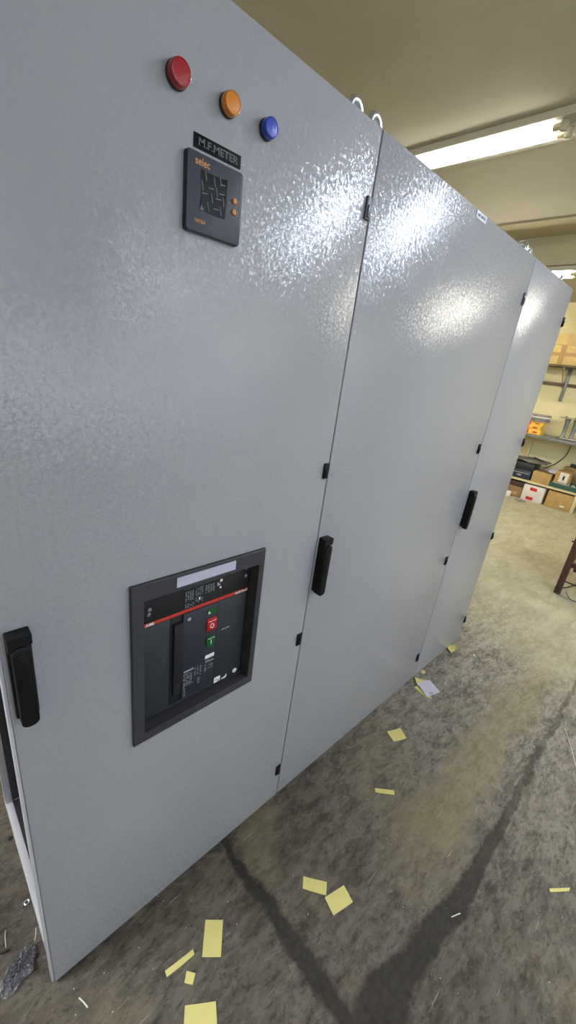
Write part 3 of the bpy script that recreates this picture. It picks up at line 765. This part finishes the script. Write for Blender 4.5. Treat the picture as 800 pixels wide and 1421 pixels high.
# ------------------------------------------------------------------ brown work stand at the right edge
ws = thing('work_stand', 'maroon brown wooden stand with square legs at the right edge of the photo', 'stand', (4.2, -.6, FZ))
for (x, y) in ((3.905, -.245), (3.905, -.95), (4.6, -.245), (4.6, -.95)):
    MB().box(x - .024, x + .024, y - .024, y + .024, FZ, .76, .003).build('leg', 'wood_dark', ws)
MB().box(3.85, 4.66, -1.01, -.19, .76, .80, .004).build('top_board', 'wood_dark', ws)
for x in (3.905, 4.6):
    MB().box(x - .012, x + .012, -.926, -.269, .255, .295, .002).build('stretcher', 'wood_dark', ws)
    MB().tube([(x, -.925, .115), (x, -.27, .115)], .006, 8).build('tie_rod', 'cable', ws)
for y in (-.245, -.95): MB().box(3.93, 4.576, y - .012, y + .012, .255, .295, .002).build('stretcher', 'wood_dark', ws)
MB().box(3.93, 4.575, -.925, -.27, .296, .308, .002).build('shelf_board', 'card_pale', ws)
MB().lathe((3.905, -.219, .475), [(.007, 0), (.007, .012), (.004, .016)], 'y', 12).build('bolt', 'cable', ws)

# ------------------------------------------------------------------ workbench along the far wall
XW = 7.4
wb = thing('workbench', 'long workbench with grey worktop and cream lower shelf against the far wall', 'workbench', (7.17, .75, FZ))
MB().box(6.93, XW - .005, -1.6, 2.6, .955, .985, .003).build('worktop', 'worktop', wb)
MB().box(6.915, 6.929, -1.6, 2.6, .945, .99, .002).build('metal_edging', 'steel_grey', wb)
MB().box(6.95, XW - .005, -1.6, 2.6, .262, .292, .003).build('lower_shelf', 'shelf_wood', wb)
for y in (.325, -1.3, 2.2):
    MB().box(6.95, 6.99, y - .022, y + .022, FZ, .262, .003).build('leg', 'shelf_wood', wb)
for y in (1.24, -.6, 2.35):
    MB().box(7.33, 7.37, y - .02, y + .02, .292, .955, .003).build('leg', 'shelf_wood', wb)
ba = thing('wall_shelf', 'board shelf on steel brackets high on the far wall', 'shelf', (7.2, 1.0, 1.5))
MB().box(6.98, XW - .005, -.6, 2.4, 1.975, 2.0, .002).build('shelf_board', 'steel_brown', ba)
for y in (1.05, -.05):
    k = MB().box(7.372, 7.394, y - .022, y + .022, 1.50, 1.974, .002).build('bracket', 'steel_grey', ba)
    MB().box(7.0, 7.37, y - .014, y + .014, 1.945, 1.974, .002).build('bracket_arm', 'steel_grey', k)
    MB().tube([(7.05, y + .02, 1.945), (7.375, y + .03, 1.70)], .007, 8).build('brace', 'steel_grey', k)
tag(MB().box(7.372, 7.395, -1.4, 1.024, 1.715, 1.765, .002).box(7.372, 7.395, 1.076, 2.6, 1.715, 1.765, .002).build('slotted_rail', 'steel_brown'), 'brown slotted rail along the far wall under the shelf', 'rail')

def carton(name, label, x0, x1, y0, y1, z0, z1, m, cat='box', group=None, tape=None, marks=(), flaps=False):
    t = thing(name, label, cat, ((x0 + x1) / 2, (y0 + y1) / 2, z0), group)
    MB().box(x0, x1, y0, y1, z0, z1, .004).build('box_body', m, t)
    for (a, b, c, d, mm, nm) in marks: MB().box(x0 - .0012, x0, a, b, c, d).build(nm, mm, t)
    if flaps:
        MB().obox(((x0 + .03), (y0 + y1) / 2, z1 + .012), (.004, (y1 - y0) * .96, .06), 0, 0, 0, math.radians(60)).build('flap', m, t)
    return t
carton('cardboard_box', 'large cardboard box with a cross of brown tape on the high wall shelf', 7.0, 7.36, .40, 1.75, 2.002, 2.262, 'card_pale', marks=((.42, 1.73, 2.115, 2.165, 'tape', 'tape'), (1.095, 1.165, 2.005, 2.114, 'tape', 'tape'), (1.095, 1.165, 2.166, 2.258, 'tape', 'tape')))
carton('cardboard_box', 'flat cardboard box on top of the taped box on the high shelf', 7.005, 7.36, .42, 1.72, 2.264, 2.41, 'card_pale')
# things on the worktop
for i, (z0, z1, y0, y1, c) in enumerate(((.986, 1.052, 1.075, 1.30, 0), (1.053, 1.118, 1.09, 1.31, 1), (1.119, 1.175, 1.075, 1.30, 2))):
    carton('carton', ['yellow and red carton at the bottom of the stack on the worktop', 'yellow carton in the middle of the stack on the worktop', 'yellow carton with red band at the top of the worktop stack'][c], 7.02, 7.20, y0, y1, z0, z1, 'box_yellow', group='yellow cartons stacked on the worktop',
           marks=((y1 - .055, y1 - .004, z0 + .006, z1 - .006, 'box_red', 'red_print'), (y0 + .05, y0 + .11, z0 + .02, z1 - .022, 'box_red', 'red_print')))
for i in range(4):
    z = 1.177 + i * .027; dy = [0, .012, -.008, .01][i]
    o = MB().lathe((7.12, 1.165 + dy, z), [(.135, 0), (.150, .004), (.150, .014), (.138, .024), (.02, .026)], 'z', 32).build('round_tin', 'plate_grey' if i != 2 else 'box_white')  # loose metal lids lying in a stack
    tag(o, ['flat round grey tin lowest of the stack above the yellow cartons', 'round grey lid second from the bottom above the yellow cartons', 'pale round lid near the top of the lid stack', 'round grey lid topmost of the stack above the cartons'][i], 'lid', 'round lids stacked on the yellow cartons')
st = thing('steel_coil_stand', 'grey steel frame with round columns standing on the worktop', 'metal frame', (7.12, .68, .986))
MB().box(7.02, 7.24, .46, .90, 1.285, 1.300, .003).build('top_plate', 'plate_grey', st)
for y in (.80, .69, .57): MB().lathe((7.12, y, 1.0), [(.045, 0), (.03, .03), (.024, .09), (.03, .15), (.026, .2), (.04, .284)], 'z', 20).build('column', 'steel_grey', st)
MB().box(7.0, 7.03, .46, .92, .987, 1.003, .002).box(7.21, 7.24, .46, .92, .987, 1.003, .002).box(7.03, 7.21, .46, .49, .987, .999, .002).box(7.03, 7.21, .88, .92, .987, .999, .002).build('base_frame', 'steel_grey', st)
for y in (.50, .58, .70, .82): MB().lathe((7.05, y, 1.301), [(.010, 0), (.010, .012), (.005, .02)], 'z', 10).build('nut', 'cable', st)
tag(MB().tube([(6.97, .76, 1.010), (6.97, .48, 1.010), (6.99, .47, 1.02)], .012, 10).build('metal_bar', 'plate_grey'), 'short pale metal bar lying before the steel frame on the worktop', 'bar')
# things on the lower shelf
LS = .293
ca = thing('tool_case', 'navy tool case low on the left of the lower shelf', 'tool case', (7.1, 1.16, LS))
MB().box(6.98, 7.28, 1.0, 1.36, LS, LS + .14, .012).build('case_body', 'case_navy', ca)
MB().box(6.970, 6.979, 1.02, 1.34, LS + .085, LS + .10, .002).build('rim', 'plate_grey', ca)
MB().box(6.965, 6.979, 1.13, 1.19, LS + .04, LS + .07, .003).build('latch', 'plate_grey', ca)
cb = thing('tool_case', 'black tool case lying on the navy case', 'tool case', (7.12, 1.08, LS + .141))
MB().box(7.0, 7.32, .99, 1.36, LS + .141, LS + .255, .014).build('case_body', 'case_black', cb)
MB().box(6.990, 6.999, 1.0, 1.33, LS + .19, LS + .20, .002).build('rim', 'cable', cb)
cl = MB(); r = bmesh.ops.create_grid(cl.bm, x_segments=16, y_segments=24, size=1)
for v in cl.bm.verts:
    u, w = v.co.x, v.co.y
    v.co = Vector((7.14 + u * .16, 1.10 + w * .25, LS + .266 + .035 * (1 - w * w * .6) * (1 - u * u) + .012 * (1 + math.sin(7 * u + 4 * w)) ))
r = bmesh.ops.extrude_face_region(cl.bm, geom=cl.bm.faces[:]); bmesh.ops.translate(cl.bm, vec=(0, 0, .006), verts=[q for q in r['geom'] if isinstance(q, bmesh.types.BMVert)])
bmesh.ops.recalc_face_normals(cl.bm, faces=cl.bm.faces)
tag(cl.build('cloth', 'cloth_grey'), 'crumpled grey cloth lying on the black tool case', 'cloth')
tag(MB().obox((7.05, .98, LS + .338), (.02, .16, .018), .3, .004, .25).build('hand_tool', 'cable'), 'dark hand tool lying on the grey cloth', 'tool')
carton('cardboard_box', 'small open cardboard box in the middle of the lower shelf', 6.97, 7.24, .725, .978, LS, LS + .17, 'card')
sheet([(7.0, .70), (7.0, .80), (7.12, .80), (7.12, .70)], 'paper', 'white paper sticking out of the small cardboard box', 'paper_white', zs=[LS + .20, LS + .21, LS + .24, LS + .27]); 
carton('carton', 'cardboard carton with a white label above the green tray', 7.0, 7.2, .50, .69, LS + .075, LS + .245, 'card', marks=((.52, .63, LS + .09, LS + .235, 'box_white', 'label_patch'), (.56, .585, LS + .13, LS + .19, 'print_grey', 'label_print')))
tr = MB().box(6.965, 7.28, .15, .72, LS, LS + .012, .002).box(6.965, 6.977, .15, .72, LS + .012, LS + .07, .002).box(7.268, 7.28, .15, .72, LS + .012, LS + .07, .002)
tr.box(6.977, 7.268, .15, .162, LS + .012, LS + .07, .002).box(6.977, 7.268, .708, .72, LS + .012, LS + .07, .002)
tag(tr.build('tray', 'tray_green'), 'dark green shallow tray on the lower shelf', 'tray')
tag(MB().obox((7.1, .60, LS + .043), (.2, .2, .06), 0, .004).build('carton', 'box_white'), 'white carton lying in the green tray', 'box')
for i, (y, z, a) in enumerate(((.43, LS + .035, .3), (.285, LS + .035, -.2))):
    d = Vector((math.cos(a) * .07, math.sin(a) * .07, 0)); c = Vector((7.08, y, z + .008))
    tag(MB().tube([c - d, c + d], .028, 16).build('paper_roll', 'box_white'), ['pale paper roll leaning in the green tray beside the labelled carton', 'pale paper roll near the right edge of the green tray'][i], 'roll', 'paper rolls in the green tray')
tag(MB().box(7.28, 7.36, .18, .60, LS + .30, LS + .35, .004).build('black_bar', 'case_black'), 'black bar on the wall above the lower shelf', 'bar')
carton('cardboard_box', 'pale cardboard box behind the green tray', 7.285, 7.385, .12, .66, LS, LS + .295, 'card_dark')
tag(MB().tube(catmull([(7.385, .70, .945), (7.385, .704, .90), (7.385, .72, .74), (7.382, .79, .61), (7.38, .87, .53), (7.37, .95, .46)]), .006, 8).build('cable', 'cable'), 'black cable drooping along the wall under the worktop', 'cable')
# things on the floor under the lower shelf
carton('cardboard_box', 'brown cardboard box at the left end under the lower shelf', 6.97, 7.25, 1.045, 1.32, FZ, .155, 'card_dark', marks=((1.10, 1.2, .02, .07, 'card', 'print'),))
tag(MB().box(6.99, 7.25, 1.05, 1.32, .157, .235, .006).build('carton', 'wood_dark'), 'dark brown carton on the box at the left under the shelf', 'box')
carton('carton', 'white carton with red blocks under the lower shelf', 6.96, 7.22, .735, 1.035, FZ, .235, 'box_white', marks=((.84, .94, .155, .205, 'box_red', 'red_print'), (.86, .96, .005, .055, 'box_red', 'red_print'), (.79, .96, .08, .13, 'box_white', 'fine_print')))
bx = carton('cardboard_box', 'large cardboard box with a pale mark near the post under the shelf', 6.96, 7.28, .352, .690, FZ, .235, 'card', marks=((.43, .49, .035, .06, 'box_white', 'pale_mark'),))
cr = MB()
for k in range(5): cr.obox((6.80 + random.uniform(-.04, .04), .97 + random.uniform(-.06, .06), FZ + .014), (.06, .04, .012), random.uniform(0, 3), .002, random.uniform(-.2, .2))
tag(cr.build('metal_scrap', 'plate_grey'), 'small heap of pale metal scrap on the floor before the white red carton', 'scrap')
tag(MB().obox((6.86, 1.22, FZ + .045), (.07, .12, .09), .3, .012).build('crumpled_bag', 'box_white'), 'crumpled pale bag on the floor at the left under the shelf', 'bag')
tag(MB().obox((6.35, 1.42, FZ + .010), (.05, .03, .02), .3, .004).build('pebble', 'cable'), 'tiny dark lump on the cream floor beside the far cabinet', 'lump')

# ------------------------------------------------------------------ render look
sc = bpy.context.scene
w = bpy.data.worlds.new('world'); sc.world = w; w.use_nodes = True
w.node_tree.nodes['Background'].inputs[0].default_value = (.5, .55, .6, 1); w.node_tree.nodes['Background'].inputs[1].default_value = .3
sc.view_settings.view_transform = 'Standard'; sc.view_settings.look = 'None'
sc.view_settings.exposure = 1.04; sc.view_settings.gamma = 1
sc.view_settings.use_curve_mapping = False
